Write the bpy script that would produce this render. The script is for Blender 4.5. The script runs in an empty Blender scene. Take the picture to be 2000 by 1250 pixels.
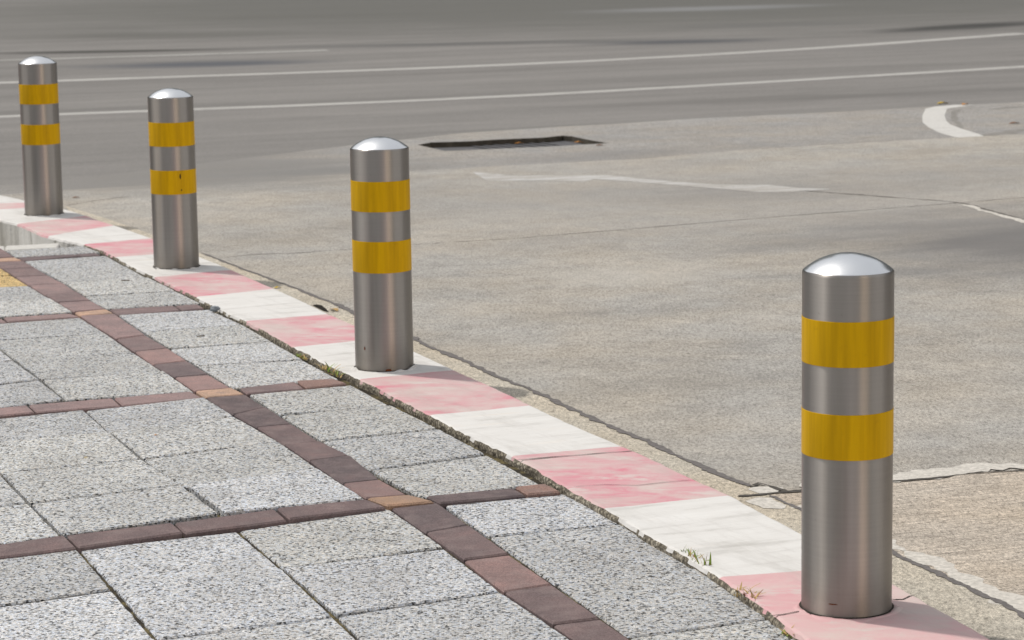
import bpy, bmesh, math, random
from mathutils import Vector, Matrix, noise
random.seed(7)
SC = bpy.context.scene
COL = SC.collection
R = math.radians

# ------------------------------------------------------------------ camera, world, sun, exposure
F_PX, PITCH, ROLL, CAM_H = 4973.29, 0.159665, -0.0160864, 1.54523      # solved from the four bollards
cp, sp, cr, sr = math.cos(PITCH), math.sin(PITCH), math.cos(ROLL), math.sin(ROLL)
R0, D0, FW = Vector((1, 0, 0)), Vector((0, -sp, -cp)), Vector((0, cp, -sp))
right, down = cr * R0 - sr * D0, sr * R0 + cr * D0
cd = bpy.data.cameras.new('camera'); cam = bpy.data.objects.new('camera', cd); COL.objects.link(cam)
M = Matrix.Identity(4)
for i in range(3):
    M[i][0], M[i][1], M[i][2] = right[i], -down[i], -FW[i]
M[2][3] = CAM_H
cam.matrix_world = M
cd.sensor_width = 36; cd.lens = F_PX / 2000 * 36; cd.clip_end = 2000
cd.dof.use_dof = True; cd.dof.focus_distance = 6.6; cd.dof.aperture_fstop = 11
SC.camera = cam

SUN_EL, SHADOW_AZ = R(60), R(-31)
SUN_DIR = Vector((math.cos(SHADOW_AZ) * math.cos(SUN_EL), math.sin(SHADOW_AZ) * math.cos(SUN_EL), -math.sin(SUN_EL)))
w = bpy.data.worlds.new('World'); SC.world = w; w.use_nodes = True
nt = w.node_tree; bg = nt.nodes['Background']
sky = nt.nodes.new('ShaderNodeTexSky'); sky.sky_type = 'NISHITA'; sky.sun_disc = False
sky.sun_elevation = SUN_EL; sky.sun_rotation = math.atan2(-SUN_DIR.x, -SUN_DIR.y) % (2 * math.pi)
sky.air_density = 1.2; sky.dust_density = 4.0; sky.ozone_density = 1.0
hs = nt.nodes.new('ShaderNodeHueSaturation'); hs.inputs['Saturation'].default_value = 0.3
nt.links.new(sky.outputs[0], hs.inputs['Color'])
# low unseen skyline of trees and facades, added and toned to streak the steel
def wn(t, **k):
    x = nt.nodes.new(t)
    for a, b in k.items(): setattr(x, a, b)
    return x
tc = wn('ShaderNodeTexCoord'); sx = wn('ShaderNodeSeparateXYZ'); nt.links.new(tc.outputs['Generated'], sx.inputs[0])
az = wn('ShaderNodeMath', operation='ARCTAN2'); nt.links.new(sx.outputs[0], az.inputs[0])
ny = wn('ShaderNodeMath', operation='MULTIPLY'); nt.links.new(sx.outputs[1], ny.inputs[0]); ny.inputs[1].default_value = -1
nt.links.new(ny.outputs[0], az.inputs[1])            # 0 = straight behind the camera, + to the right
fr = wn('ShaderNodeMapRange'); nt.links.new(az.outputs[0], fr.inputs[0]); fr.inputs[1].default_value = -math.pi; fr.inputs[2].default_value = math.pi
rc = wn('ShaderNodeValToRGB'); nt.links.new(fr.outputs[0], rc.inputs[0])
SKYL = [(-180, (.16, .17, .16)), (-120, (.10, .105, .095)), (-88, (1.7, 1.64, 1.56)), (-60, (1.6, 1.54, 1.48)), (-46, (.14, .135, .13)), (-8, (.16, .155, .15)),
        (8, (.34, .33, .32)), (22, (.42, .38, .34)), (27, (3.6, 2.85, 2.1)), (43, (3.3, 2.6, 1.95)), (49, (.42, .40, .38)), (60, (1.5, 1.46, 1.42)), (92, (1.35, 1.32, 1.3)), (98, (.16, .155, .15)), (150, (.12, .12, .115)), (180, (.16, .17, .16))]
while len(rc.color_ramp.elements) < len(SKYL): rc.color_ramp.elements.new(.5)
for e, (d, c) in zip(rc.color_ramp.elements, SKYL): e.position = (d + 180) / 360; e.color = (*[x * 7.0 for x in c], 1)
na = wn('ShaderNodeTexNoise', noise_dimensions='1D'); nt.links.new(az.outputs[0], na.inputs['W']); na.inputs['Scale'].default_value = 3.0; na.inputs['Detail'].default_value = 5
hl = wn('ShaderNodeMapRange'); nt.links.new(na.outputs['Fac'], hl.inputs[0]); hl.inputs[1].default_value = .3; hl.inputs[2].default_value = .7; hl.inputs[3].default_value = .24; hl.inputs[4].default_value = .46
lt = wn('ShaderNodeMath', operation='LESS_THAN'); nt.links.new(sx.outputs[2], lt.inputs[0]); nt.links.new(hl.outputs[0], lt.inputs[1])
ve = wn('ShaderNodeMix', data_type='RGBA'); ve.inputs[0].default_value = .6; nt.links.new(hs.outputs[0], ve.inputs[6]); ve.inputs[7].default_value = (7.9, 8.1, 8.4, 1)
mx = wn('ShaderNodeMix', data_type='RGBA'); nt.links.new(lt.outputs[0], mx.inputs[0]); nt.links.new(ve.outputs[2], mx.inputs[6]); nt.links.new(rc.outputs[0], mx.inputs[7])
nt.links.new(mx.outputs[2], bg.inputs[0])
bg.inputs[1].default_value = 0.104
sd = bpy.data.lights.new('sun', 'SUN'); sd.energy = 2.8; sd.angle = R(2.0); sd.color = (1, .94, .85)
so = bpy.data.objects.new('sun', sd); COL.objects.link(so)
so.rotation_euler = SUN_DIR.to_track_quat('-Z', 'Y').to_euler(); so.location = (-6, 10, 12)
SC.view_settings.view_transform = 'Standard'; SC.view_settings.look = 'None'
SC.view_settings.gamma = 1; SC.view_settings.exposure = -0.20
SC.render.engine = 'CYCLES'

# ------------------------------------------------------------------ helpers
def G(u, v, z=0.0):
    """survey point of the photograph -> world point on the level plane z"""
    a, b = u - 1000, v - 625
    a, b = cr * a + sr * b, -sr * a + cr * b
    X, Y, Z = a, F_PX * cp - b * sp, -F_PX * sp - b * cp
    k = (z - CAM_H) / Z
    return Vector((X * k, Y * k, z))
def GP(pts, z=0.0): return [G(u, v, z) for u, v in pts]
def nz(x, y=0, z=0): return noise.noise(Vector((x, y, z)))

class MB:
    def __init__(s): s.v, s.f, s.m, s.c, s.sm = [], [], [], [], []
    def add(s, vs, fs, mi=0, col=(1, 1, 1), smooth=False):
        o = len(s.v); s.v += [tuple(p) for p in vs]
        for f in fs:
            s.f.append([o + i for i in f]); s.m.append(mi); s.c.append(col); s.sm.append(smooth)
    def build(s, name, mats, parent=None):
        me = bpy.data.meshes.new(name); me.from_pydata(s.v, [], s.f)
        for m in (mats if isinstance(mats, (list, tuple)) else [mats]): me.materials.append(m)
        at = me.color_attributes.new('tint', 'FLOAT_COLOR', 'CORNER')
        for p, mi, c, sm in zip(me.polygons, s.m, s.c, s.sm):
            p.material_index = mi; p.use_smooth = sm
            for l in p.loop_indices: at.data[l].color = (*c, 1)
        me.validate(); me.update()
        o = bpy.data.objects.new(name, me); COL.objects.link(o)
        if parent: o.parent = parent
        return o
def struct(o, label=None):
    o['kind'] = 'structure'
    if label: o['label'] = label
    return o
def tag(o, label, cat, group=None):
    o['label'] = label; o['category'] = cat
    if group: o['group'] = group
    return o
def empty(name, loc):
    o = bpy.data.objects.new(name, None); o.location = loc; o.empty_display_size = .1
    COL.objects.link(o); return o

def sheet(name, outer, z, mat, holes=(), parent=None):
    bm = bmesh.new(); es = []
    for loop in [outer] + list(holes):
        vs = [bm.verts.new((p[0], p[1], z)) for p in loop]
        es += [bm.edges.new((vs[i], vs[(i + 1) % len(vs)])) for i in range(len(vs))]
    bmesh.ops.triangle_fill(bm, use_beauty=True, edges=es, normal=(0, 0, 1))
    for f in bm.faces:
        if f.normal.z < 0: f.normal_flip()
    me = bpy.data.meshes.new(name); bm.to_mesh(me); bm.free(); me.materials.append(mat)
    o = bpy.data.objects.new(name, me); COL.objects.link(o)
    if parent: o.parent = parent
    return o

def resample(pts, step):
    out = []
    for a, b in zip(pts[:-1], pts[1:]):
        n = max(1, int((b - a).length / step))
        out += [a.lerp(b, i / n) for i in range(n)]
    return out + [pts[-1]]
def smooth_line(pts, step=.1, k=3):
    p = resample(pts, step)
    for _ in range(k):
        p = [p[0]] + [(p[i - 1] + 2 * p[i] + p[i + 1]) / 4 for i in range(1, len(p) - 1)] + [p[-1]]
    return p
def ribbon(mb, pts, width, z, jit=.25, step=.025, mi=0, seed=0.0, fade=True, freq=14, wander=0.0, col=(1, 1, 1)):
    p = resample(pts, step); n = len(p); vs = []
    for i, q in enumerate(p):
        d = (p[min(i + 1, n - 1)] - p[max(i - 1, 0)]); d.z = 0
        if d.length < 1e-9: d = Vector((1, 0, 0))
        d.normalize(); s = Vector((-d.y, d.x, 0)); t = i * step
        wl = width / 2 * (1 + jit * 2 * nz(t * freq, seed, 1.3) + jit * nz(t * freq * 3.1, seed, 4.3))
        wr = width / 2 * (1 + jit * 2 * nz(t * freq, seed, 7.7) + jit * nz(t * freq * 3.1, seed, 9.1))
        if fade and (i in (0, n - 1)): wl = wr = width * .06
        off = wander * nz(t * 3.1, seed, 2.2) + wander * .5 * nz(t * 9.7, seed, 5.2)
        a, b = q + s * (max(wl, width * .05) + off), q - s * (max(wr, width * .05) - off)
        vs += [(a.x, a.y, z), (b.x, b.y, z)]
    mb.add(vs, [(2 * i, 2 * i + 1, 2 * i + 3, 2 * i + 2) for i in range(n - 1)], mi, col)

# ------------------------------------------------------------------ materials
class NT:
    def __init__(s, name):
        s.m = bpy.data.materials.new(name); s.m.use_nodes = True; s.t = s.m.node_tree
        s.b = s.t.nodes['Principled BSDF']; s.geo = s.t.nodes.new('ShaderNodeNewGeometry')
        s.pos = s.geo.outputs['Position']
    def n(s, typ, **kw):
        x = s.t.nodes.new(typ)
        for k, v in kw.items(): setattr(x, k, v)
        return x
    def put(s, sock, v):
        if hasattr(v, 'is_linked'): s.t.links.new(v, sock)
        elif isinstance(v, (tuple, list)) and len(v) == 3 and sock.type == 'RGBA': sock.default_value = (*v, 1)
        else: sock.default_value = v
    def math(s, op, a, b=None, clamp=False):
        x = s.n('ShaderNodeMath', operation=op, use_clamp=clamp); s.put(x.inputs[0], a)
        if b is not None: s.put(x.inputs[1], b)
        return x.outputs[0]
    def mapping(s, vec, loc=(0, 0, 0), rot=0.0, scale=(1, 1, 1)):
        """rotate by -rot about Z, then scale"""
        a = s.n('ShaderNodeVectorMath', operation='SUBTRACT'); s.put(a.inputs[0], vec); a.inputs[1].default_value = loc
        r = s.n('ShaderNodeVectorRotate', rotation_type='Z_AXIS'); s.put(r.inputs['Vector'], a.outputs[0]); r.inputs['Angle'].default_value = -rot
        m = s.n('ShaderNodeVectorMath', operation='MULTIPLY'); s.put(m.inputs[0], r.outputs[0]); m.inputs[1].default_value = scale
        return m.outputs[0]
    def noise(s, vec, scale, detail=4, rough=.55, dist=0.0):
        x = s.n('ShaderNodeTexNoise'); s.put(x.inputs['Vector'], vec); x.inputs['Scale'].default_value = scale
        x.inputs['Detail'].default_value = detail; x.inputs['Roughness'].default_value = rough; x.inputs['Distortion'].default_value = dist
        return x.outputs['Fac']
    def vor(s, vec, scale, feat='F1'):
        x = s.n('ShaderNodeTexVoronoi', feature=feat); s.put(x.inputs['Vector'], vec); x.inputs['Scale'].default_value = scale
        return x
    def ramp(s, f, stops, interp='LINEAR'):
        x = s.n('ShaderNodeValToRGB'); s.put(x.inputs[0], f); cr_ = x.color_ramp; cr_.interpolation = interp
        while len(cr_.elements) < len(stops): cr_.elements.new(.5)
        for e, (p, c) in zip(cr_.elements, stops):
            e.position = p; e.color = (*c, 1) if isinstance(c, tuple) else (c, c, c, 1)
        return x.outputs[0]
    def map(s, f, a, b, c, d, smooth=False):
        x = s.n('ShaderNodeMapRange', interpolation_type='SMOOTHSTEP' if smooth else 'LINEAR')
        s.put(x.inputs[0], f)
        for i, v in enumerate((a, b, c, d)): x.inputs[i + 1].default_value = v
        return x.outputs[0]
    def mix(s, f, a, b, mode='MIX'):
        x = s.n('ShaderNodeMix', data_type='RGBA', blend_type=mode); s.put(x.inputs[0], f)
        s.put(x.inputs[6], a); s.put(x.inputs[7], b); return x.outputs[2]
    def attr(s, name='tint'): return s.n('ShaderNodeAttribute', attribute_name=name).outputs['Color']
    def bump(s, h, strength, dist):
        x = s.n('ShaderNodeBump'); s.put(x.inputs['Height'], h); x.inputs['Strength'].default_value = strength
        x.inputs['Distance'].default_value = dist; s.t.links.new(x.outputs[0], s.b.inputs['Normal'])
    def done(s, col, rough=.85, spec=.3, metal=0.0):
        s.put(s.b.inputs['Base Color'], col); s.put(s.b.inputs['Roughness'], rough)
        s.b.inputs['Specular IOR Level'].default_value = spec; s.b.inputs['Metallic'].default_value = metal
        return s.m
    def blot(s, c, ang, a, b, edge=.2, wob=.25, freq=.6):
        """soft stain: 1 inside an ellipse (half axes a, b metres) at world point c"""
        v = s.mapping(s.pos, (c[0], c[1], 0), ang, (1 / a, 1 / b, 0))
        l = s.n('ShaderNodeVectorMath', operation='LENGTH'); s.put(l.inputs[0], v)
        q = s.math('ADD', l.outputs['Value'], s.math('MULTIPLY', s.math('SUBTRACT', s.noise(s.mapping(s.pos, (0, 0, 0), ang, (.35, 1.6, 1)), freq * 3, 4), .5), wob * 4))
        return s.map(q, edge, 1.0, 1.0, 0.0, True)

DIR_A = R(23)      # along the cross courses of the paving
DIR_T = R(24)      # along the traffic

def mat_slab():
    t = NT('aggregate_slab'); p = t.pos
    v = t.vor(p, 185); r = t.n('ShaderNodeSeparateColor'); t.put(r.inputs[0], v.outputs['Color'])
    grain = t.ramp(r.outputs[0], [(0, .06), (.12, .24), (.21, .62), (.4, .97), (.8, 1.16), (1, 1.42)])
    hue = t.ramp(r.outputs[1], [(0, (.9, .97, 1.1)), (.45, (1, 1, 1)), (.8, (1.025, 1, .97)), (1, (1.07, 1., .93))])
    g2 = t.ramp(t.noise(p, 330, 2), [(.3, .62), (.7, 1.26)])
    big = t.ramp(t.noise(p, 5, 4), [(.3, .9), (.7, 1.07)])
    c = t.mix(1, t.attr(), grain, 'MULTIPLY'); c = t.mix(1, c, hue, 'MULTIPLY'); c = t.mix(1, c, g2, 'MULTIPLY'); c = t.mix(1, c, big, 'MULTIPLY')
    st = t.map(t.noise(p, 2.3, 6, .7), .52, .72, 0, .28)
    c = t.mix(st, c, (.27, .25, .22))
    t.bump(t.math('ADD', v.outputs['Distance'], t.math('MULTIPLY', r.outputs[0], .6)), .6, .0035)
    return t.done(c, .8, .25)
def mat_brick():
    t = NT('clay_brick'); p = t.pos
    mott = t.ramp(t.noise(p, 9, 5, .65), [(.3, (.78, .82, .84)), (.55, (1, 1, 1)), (.75, (1.28, 1.2, 1.17))])
    gr = t.ramp(t.noise(p, 230, 4, .85), [(.33, .55), (.5, 1), (.67, 1.5)])
    c = t.mix(1, t.attr(), mott, 'MULTIPLY'); c = t.mix(1, c, gr, 'MULTIPLY')
    dust = t.map(t.noise(p, 16, 6, .7), .48, .72, 0, .5)
    c = t.mix(dust, c, (.27, .22, .213))
    t.bump(t.noise(p, 420, 3, .7), .5, .0025)
    return t.done(c, .85, .25)
def mat_joint():
    t = NT('joint_soil'); p = t.pos
    c = t.ramp(t.noise(p, 11, 6, .7), [(.36, (.035, .031, .026)), (.48, (.06, .053, .04)), (.56, (.15, .125, .065)), (.66, (.24, .20, .095)), (.75, (.10, .11, .045))])
    c = t.mix(t.map(t.noise(p, 160, 3), .4, .65, 0, .7), c, (.035, .03, .027))
    t.bump(t.noise(p, 150, 4), 1, .006)
    return t.done(c, .95, .1)
def mat_paint_white():
    t = NT('white_kerb_paint'); p = t.pos; q = t.mapping(p, (0, 0, 0), DIR_A, (1, 5, 1))
    c = t.ramp(t.noise(q, 3, 6, .65), [(.3, (.52, .51, .49)), (.45, (.67, .66, .645)), (.8, (.745, .74, .73))])
    c = t.mix(t.map(t.noise(q, 9, 5, .7), .58, .72, 0, .55), c, (.55, .53, .5))
    c = t.mix(t.map(t.noise(p, 40, 4, .7), .64, .74, 0, .5), c, (.44, .42, .38))
    c = t.mix(t.map(t.noise(q, 2.2, 3), .62, .75, 0, .3), c, (.72, .6, .48))
    c = t.mix(t.map(t.noise(t.mapping(p, rot=R(-60), scale=(.35, 1.6, 1)), 3.5, 7, .78), .50, .70, 0, .5), c, (.38, .362, .34))
    t.bump(t.noise(q, 60, 5, .7), .35, .003)
    return t.done(c, .6, .3)
def mat_paint_red():
    t = NT('faded_red_kerb_paint'); p = t.pos; q = t.mapping(p, (0, 0, 0), DIR_A - R(28), (.8, 1.7, 1))
    f = t.noise(q, 4.5, 7, .68, .6)
    strong = t.ramp(f, [(.30, (.58, .505, .475)), (.42, (.59, .415, .415)), (.52, (.595, .32, .35)), (.62, (.61, .225, .28)), (.74, (.59, .15, .215))])
    pale = t.ramp(f, [(.3, (.62, .51, .485)), (.5, (.65, .435, .44)), (.72, (.63, .36, .385))])
    sel = t.n('ShaderNodeSeparateColor'); t.put(sel.inputs[0], t.attr())
    c = t.mix(sel.outputs[0], pale, strong)
    c = t.mix(t.map(t.noise(p, 2.6, 5, .7), .48, .66, 0, .65), c, (.585, .515, .49))
    c = t.mix(t.map(t.noise(q, 7, 6, .72), .54, .66, 0, .85), c, (.60, .54, .515))
    c = t.mix(t.map(t.noise(p, 55, 4, .7), .64, .72, 0, .5), c, (.5, .36, .33))
    c = t.mix(t.map(t.noise(t.mapping(p, rot=R(-60), scale=(.35, 1.6, 1)), 3.5, 7, .78), .51, .70, 0, .45), c, (.42, .345, .33))
    t.bump(t.noise(q, 60, 5, .7), .35, .003)
    return t.done(c, .65, .3)
def mat_raw(name='raw_concrete', k=1.0):
    t = NT(name); p = t.pos
    c = t.ramp(t.noise(p, 13, 6, .7), [(.3, (.09 * k, .08 * k, .065 * k)), (.5, (.24 * k, .215 * k, .17 * k)), (.7, (.4 * k, .37 * k, .31 * k))])
    c = t.mix(t.map(t.vor(p, 95).outputs['Distance'], .25, .6, 0, .8), c, (.08, .07, .055))
    t.bump(t.noise(p, 70, 4), 1, .012)
    return t.done(c, .9, .2)
def mat_kerb_face():
    t = NT('weathered_kerb_face'); p = t.pos; q = t.mapping(p, scale=(1, 1, .12))
    c = t.ramp(t.noise(q, 10, 6, .65), [(.3, (.44, .43, .40)), (.5, (.64, .63, .60)), (.8, (.72, .715, .69))])
    c = t.mix(t.map(t.noise(q, 13, 4, .6), .60, .68, 0, .8), c, (.11, .1, .07))
    t.bump(t.noise(p, 60, 4), .6, .006)
    return t.done(c, .9, .2)
def mat_concrete(name, base, stains=(), broom=0.0, var=1.0, grain=1.0):
    t = NT(name); p = t.pos
    big = t.ramp(t.noise(t.mapping(p, rot=DIR_T, scale=(.7, 1.2, 1)), .9, 6, .62), [(.3, 1 - .17 * var), (.5, 1), (.7, 1 + .12 * var)])
    med = t.ramp(t.noise(p, 9, 8, .82), [(.3, 1 - .25 * var), (.7, 1 + .2 * var)])
    pit = t.ramp(t.noise(p, 90, 4, .8), [(.34, .55), (.47, .93), (.58, 1.06), (.7, 1.18)])
    lump = t.ramp(t.noise(t.mapping(p, scale=(1, .3, 1)), 95, 5, .8), [(.36, .62), (.47, .95), (.57, 1.05), (.68, 1.22)])
    fin = t.ramp(t.noise(p, 300, 3, .8), [(.33, .48), (.5, 1.0), (.67, 1.5)])
    c = t.mix(1, base, big, 'MULTIPLY'); c = t.mix(1, c, med, 'MULTIPLY'); c = t.mix(grain, c, pit, 'MULTIPLY'); c = t.mix(grain, c, fin, 'MULTIPLY'); c = t.mix(grain, c, lump, 'MULTIPLY')
    hue = t.ramp(t.noise(p, 1.7, 3), [(.35, (.975, .995, 1.02)), (.65, (1.03, 1.0, .955))]); c = t.mix(1, c, hue, 'MULTIPLY')
    blk = t.map(t.vor(t.mapping(p, scale=(1, 1, 0)), 26).outputs['Distance'], .0, .13, 1, 0)
    c = t.mix(t.math('MULTIPLY', blk, t.map(t.noise(p, 7, 2), .5, .65, 0, .55)), c, (.09, .08, .07))
    for (px, ang, a, b, s, col, edge, wob) in stains:
        c = t.mix(t.math('MULTIPLY', t.blot(px, ang, a, b, edge, wob), s), c, col)
    h = t.math('ADD', t.noise(p, 70, 5, .8), t.math('MULTIPLY', t.noise(p, 260, 3, .8), .6))
    if broom:
        wv = t.noise(t.mapping(p, rot=DIR_A - R(2), scale=(1.0, 26, 1)), 6.5, 3, .6)
        c = t.mix(broom, c, t.ramp(wv, [(.35, .62), (.6, 1.14)]), 'MULTIPLY'); h = t.math('ADD', h, t.math('MULTIPLY', wv, 1.2))
    t.bump(h, .6, .006)
    return t.done(c, .85, .25)
def mat_asphalt(stains):
    t = NT('worn_asphalt'); p = t.pos
    st = t.noise(t.mapping(p, rot=DIR_T - R(3), scale=(.07, 1, 1)), 1.1, 6, .62)
    c = t.ramp(st, [(.3, (.16, .154, .147)), (.5, (.202, .194, .187)), (.7, (.236, .226, .217))])
    s2 = t.ramp(t.noise(t.mapping(p, rot=DIR_T, scale=(.3, 1, 1)), 4.2, 6, .65), [(.3, .92), (.7, 1.07)])
    c = t.mix(1, c, s2, 'MULTIPLY')
    c = t.mix(1, c, t.ramp(t.noise(p, 60, 4, .8), [(.3, .8), (.7, 1.2)]), 'MULTIPLY')
    for (px, ang, a, b, s, col, edge, wob) in stains:
        c = t.mix(t.math('MULTIPLY', t.blot(px, ang, a, b, edge, wob), s), c, col)
    t.bump(t.noise(p, 110, 3, .8), .5, .006)
    return t.done(c, .85, .25)
def mat_road_paint(base=(.42, .412, .396), under=(.27, .26, .25), lo=.34, hi=.5, name='worn_road_paint', sc=3.5, mn=.25):
    t = NT(name); p = t.pos
    f = t.map(t.noise(t.mapping(p, rot=DIR_T, scale=(.5, 2, 1)), sc, 8, .8), lo, hi, mn, 1)
    c = t.mix(f, under, base); c = t.mix(1, c, t.ramp(t.noise(p, 60, 4), [(.3, .86), (.7, 1.1)]), 'MULTIPLY')
    return t.done(c, .7, .25)
def mat_flat(name, col, rough=.9, k=.25, scale=40, spec=.2, dist=.003):
    t = NT(name)
    c = t.mix(1, col, t.ramp(t.noise(t.pos, scale, 5, .7), [(.3, 1 - k), (.7, 1 + k)]), 'MULTIPLY')
    t.bump(t.noise(t.pos, scale * 2, 4), .5, dist)
    return t.done(c, rough, spec)
def mat_steel(polished=False):
    t = NT('polished_steel' if polished else 'brushed_steel')
    o = t.n('ShaderNodeTexCoord').outputs['Object']
    fin = t.noise(t.mapping(o, scale=(1, 1, 60)), 4, 3, .6)           # fine horizontal brushing
    stk = t.noise(t.mapping(o, scale=(1, 1, .04)), 26, 4, .6)         # vertical streaks in tone and roughness
    dirt = t.noise(o, 7, 5, .65)
    if polished:
        c = t.ramp(dirt, [(.3, (.86, .87, .89)), (.7, (.93, .94, .95))]); rg = t.map(dirt, .3, .7, .17, .25)
    else:
        c = t.ramp(stk, [(.3, (.375, .350, .328)), (.5, (.415, .391, .369)), (.75, (.455, .43, .403))])
        c = t.mix(1, c, t.ramp(fin, [(.3, .972), (.7, 1.025)]), 'MULTIPLY')
        sep = t.n('ShaderNodeSeparateXYZ'); t.put(sep.inputs[0], o)
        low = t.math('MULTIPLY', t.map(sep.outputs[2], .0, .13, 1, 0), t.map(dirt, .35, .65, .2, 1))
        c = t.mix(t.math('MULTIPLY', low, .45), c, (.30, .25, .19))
        c = t.mix(t.map(t.noise(o, 60, 3), .72, .76, 0, .5), c, (.2, .16, .13))
        rg = t.math('ADD', t.map(stk, .3, .7, .38, .45), t.math('MULTIPLY', low, .15))
        t.b.inputs['Anisotropic'].default_value = .95; t.b.inputs['Anisotropic Rotation'].default_value = .25
        tg = t.n('ShaderNodeTangent', direction_type='RADIAL', axis='Z'); t.t.links.new(tg.outputs[0], t.b.inputs['Tangent'])
    return t.done(c, rg, .5, 1.0)
def mat_band():
    t = NT('yellow_reflective_tape'); o = t.n('ShaderNodeTexCoord').outputs['Object']
    stk = t.noise(t.mapping(o, scale=(1, 1, .05)), 34, 4, .65)
    c = t.ramp(stk, [(.3, (.54, .308, .0003)), (.55, (.68, .395, .0004)), (.75, (.77, .46, .0008))])
    c = t.mix(t.map(t.noise(o, 26, 5, .7), .62, .78, 0, .35), c, (.32, .17, .01))
    return t.done(c, .45, .15)

M_slab, M_brick, M_joint = mat_slab(), mat_brick(), mat_joint()
M_white, M_red, M_raw, M_face = mat_paint_white(), mat_paint_red(), mat_raw(k=1.7), mat_kerb_face()
M_crack = mat_flat('dark_crack', (.085, .078, .07))
M_seal = mat_flat('joint_sealant', (.15, .139, .136), .8, .35, 60)
M_mortar = mat_flat('pale_mortar', (.54, .515, .475), .9, .3, 60)
M_border = mat_flat('border_stone', (.56, .55, .525), .9, .12, 30)

# ------------------------------------------------------------------ road surfaces
Z_ASPH, Z_MID, Z_CON, Z_GUT, Z_MARK = -.0600, -.0570, -.0540, -.0520, -.0515
def W(u, v): p = G(u, v, -.055); return (p.x, p.y)
def span(u0, v0, u1, v1):
    a, b = Vector(W(u0, v0)), Vector(W(u1, v1)); d = b - a
    return ((a + b) / 2), math.atan2(d.y, d.x), d.length / 2
def stain(u0, v0, u1, v1, halfw, s, col, edge=.1, wob=.3):
    c, ang, a = span(u0, v0, u1, v1); return ((c.x, c.y), ang, a, halfw, s, col, edge, wob)
DK = (.07, .068, .068); BL = (.13, .135, .15)
asph_stains = [
    stain(60, 131, 720, 118, .85, .95, (.088, .093, .106), .2, .14),
    stain(-200, 107, 600, 93, .50, 1.0, (.06, .058, .053), .2, .10),
    stain(250, 99, 1500, 72, .7, .8, (.09, .09, .09), .1, .16),
    stain(1630, 68, 2150, 34, .8, .97, (.026, .025, .026), .2, .12),
    stain(1050, 88, 1600, 74, .85, .95, (.08, .082, .09), .1, .16),
    stain(-200, 74, 800, 62, 1.5, .7, (.10, .098, .09), .1, .2),
    stain(850, 218, 2300, 160, .6, .5, (.12, .115, .11), .0, .5),
    stain(-100, 250, 700, 222, .5, .25, (.13, .125, .12), .0, .5),
    stain(-700, 30, 3000, -30, 17.0, .85, (.108, .108, .100), .35, .12),
    stain(1200, 56, 1800, 40, 1.0, .5, (.11, .11, .108), .0, .2),
    stain(100, 40, 1000, 24, 1.6, .45, (.105, .103, .095), .0, .25),
    stain(1500, 105, 2300, 62, .7, .4, (.14, .138, .135), .0, .2),
    stain(1040, 26, 1700, 6, 1.3, .6, (.25, .256, .268), .1, .2),
]
con_stains = [
    stain(1330, 545, 2750, 405, 1.9, .95, (.150, .146, .146), .1, .24),
    stain(200, 452, 2500, 322, 3.2, .5, (.31, .297, .283), .1, .25),
    stain(1000, 395, 1900, 350, .9, .40, (.2, .193, .187), .0, .4),
    stain(880, 640, 1350, 590, .5, .22, (.2, .19, .175), .0, .5),
    stain(950, 820, 1600, 700, .4, .20, (.2, .19, .17), .0, .5),
    stain(1000, 560, 1500, 520, .5, .25, (.6, .56, .5), .0, .4),
    stain(-300, 385, 850, 338, .9, .7, (.235, .225, .213), .1, .3),
    stain(1500, 350, 2300, 300, .9, .35, (.22, .212, .205), .0, .4),
    stain(130, 374, 900, 328, .35, .45, (.19, .19, .19), .0, .3),
]
mid_stains = [
    stain(780, 330, 1500, 288, .55, .60, (.2, .198, .2), .0, .35),
    stain(-500, 365, 950, 300, 2.6, .85, (.215, .208, .20), .3, .25),
    stain(300, 352, 900, 318, .8, .50, (.2, .198, .195), .0, .35),
    stain(1500, 292, 2100, 258, .35, .35, (.2, .19, .185), .0, .4),
]
M_asph = mat_asphalt(asph_stains)
M_con = mat_concrete('lane_concrete', (.418, .395, .362), con_stains)
M_mid = mat_concrete('apron_concrete', (.35, .335, .319), mid_stains, var=.7)
M_broom = mat_concrete('broomed_concrete', (.53, .468, .40), [], .75, .8)
M_gut = mat_concrete('gutter_concrete', (.53, .485, .41), [], 0, .9)

DRAIN = [(816, 283), (842, 278), (917, 276), (972, 272.4), (1061, 268.8), (1099, 264.7), (1118, 266.4), (1154, 274), (1188, 279.6), (1080, 285.6), (984, 290), (869, 295)]
hole = [(p.x, p.y) for p in GP(DRAIN, Z_MID)]
S = 240
RECESS = [(-60, 392), (0, 405), (90, 430), (150, 452), (172, 466), (120, 479), (10, 484), (-260, 497)]
road = struct(sheet('road', [(-S, -S), (S, -S), (S, S), (-S, S)], Z_ASPH, M_asph, [hole, [(p.x, p.y) for p in GP(RECESS, -.03)]]), 'streaky worn grey asphalt road surface')
mid_px = [(-260, 372), (0, 362), (125, 352), (400, 318), (700, 282), (900, 260), (1100, 247), (1200, 242), (1350, 232), (1500, 225), (1700, 215), (1800, 209), (1900, 204), (2000, 199), (2500, 170), (2900, 230), (2600, 420), (1200, 420), (300, 420), (-260, 420)]
struct(sheet('road_apron', [(p.x, p.y) for p in GP(mid_px, Z_MID)], Z_MID, M_mid, [hole]), 'pale concrete apron with a sunken drain cover')

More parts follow.
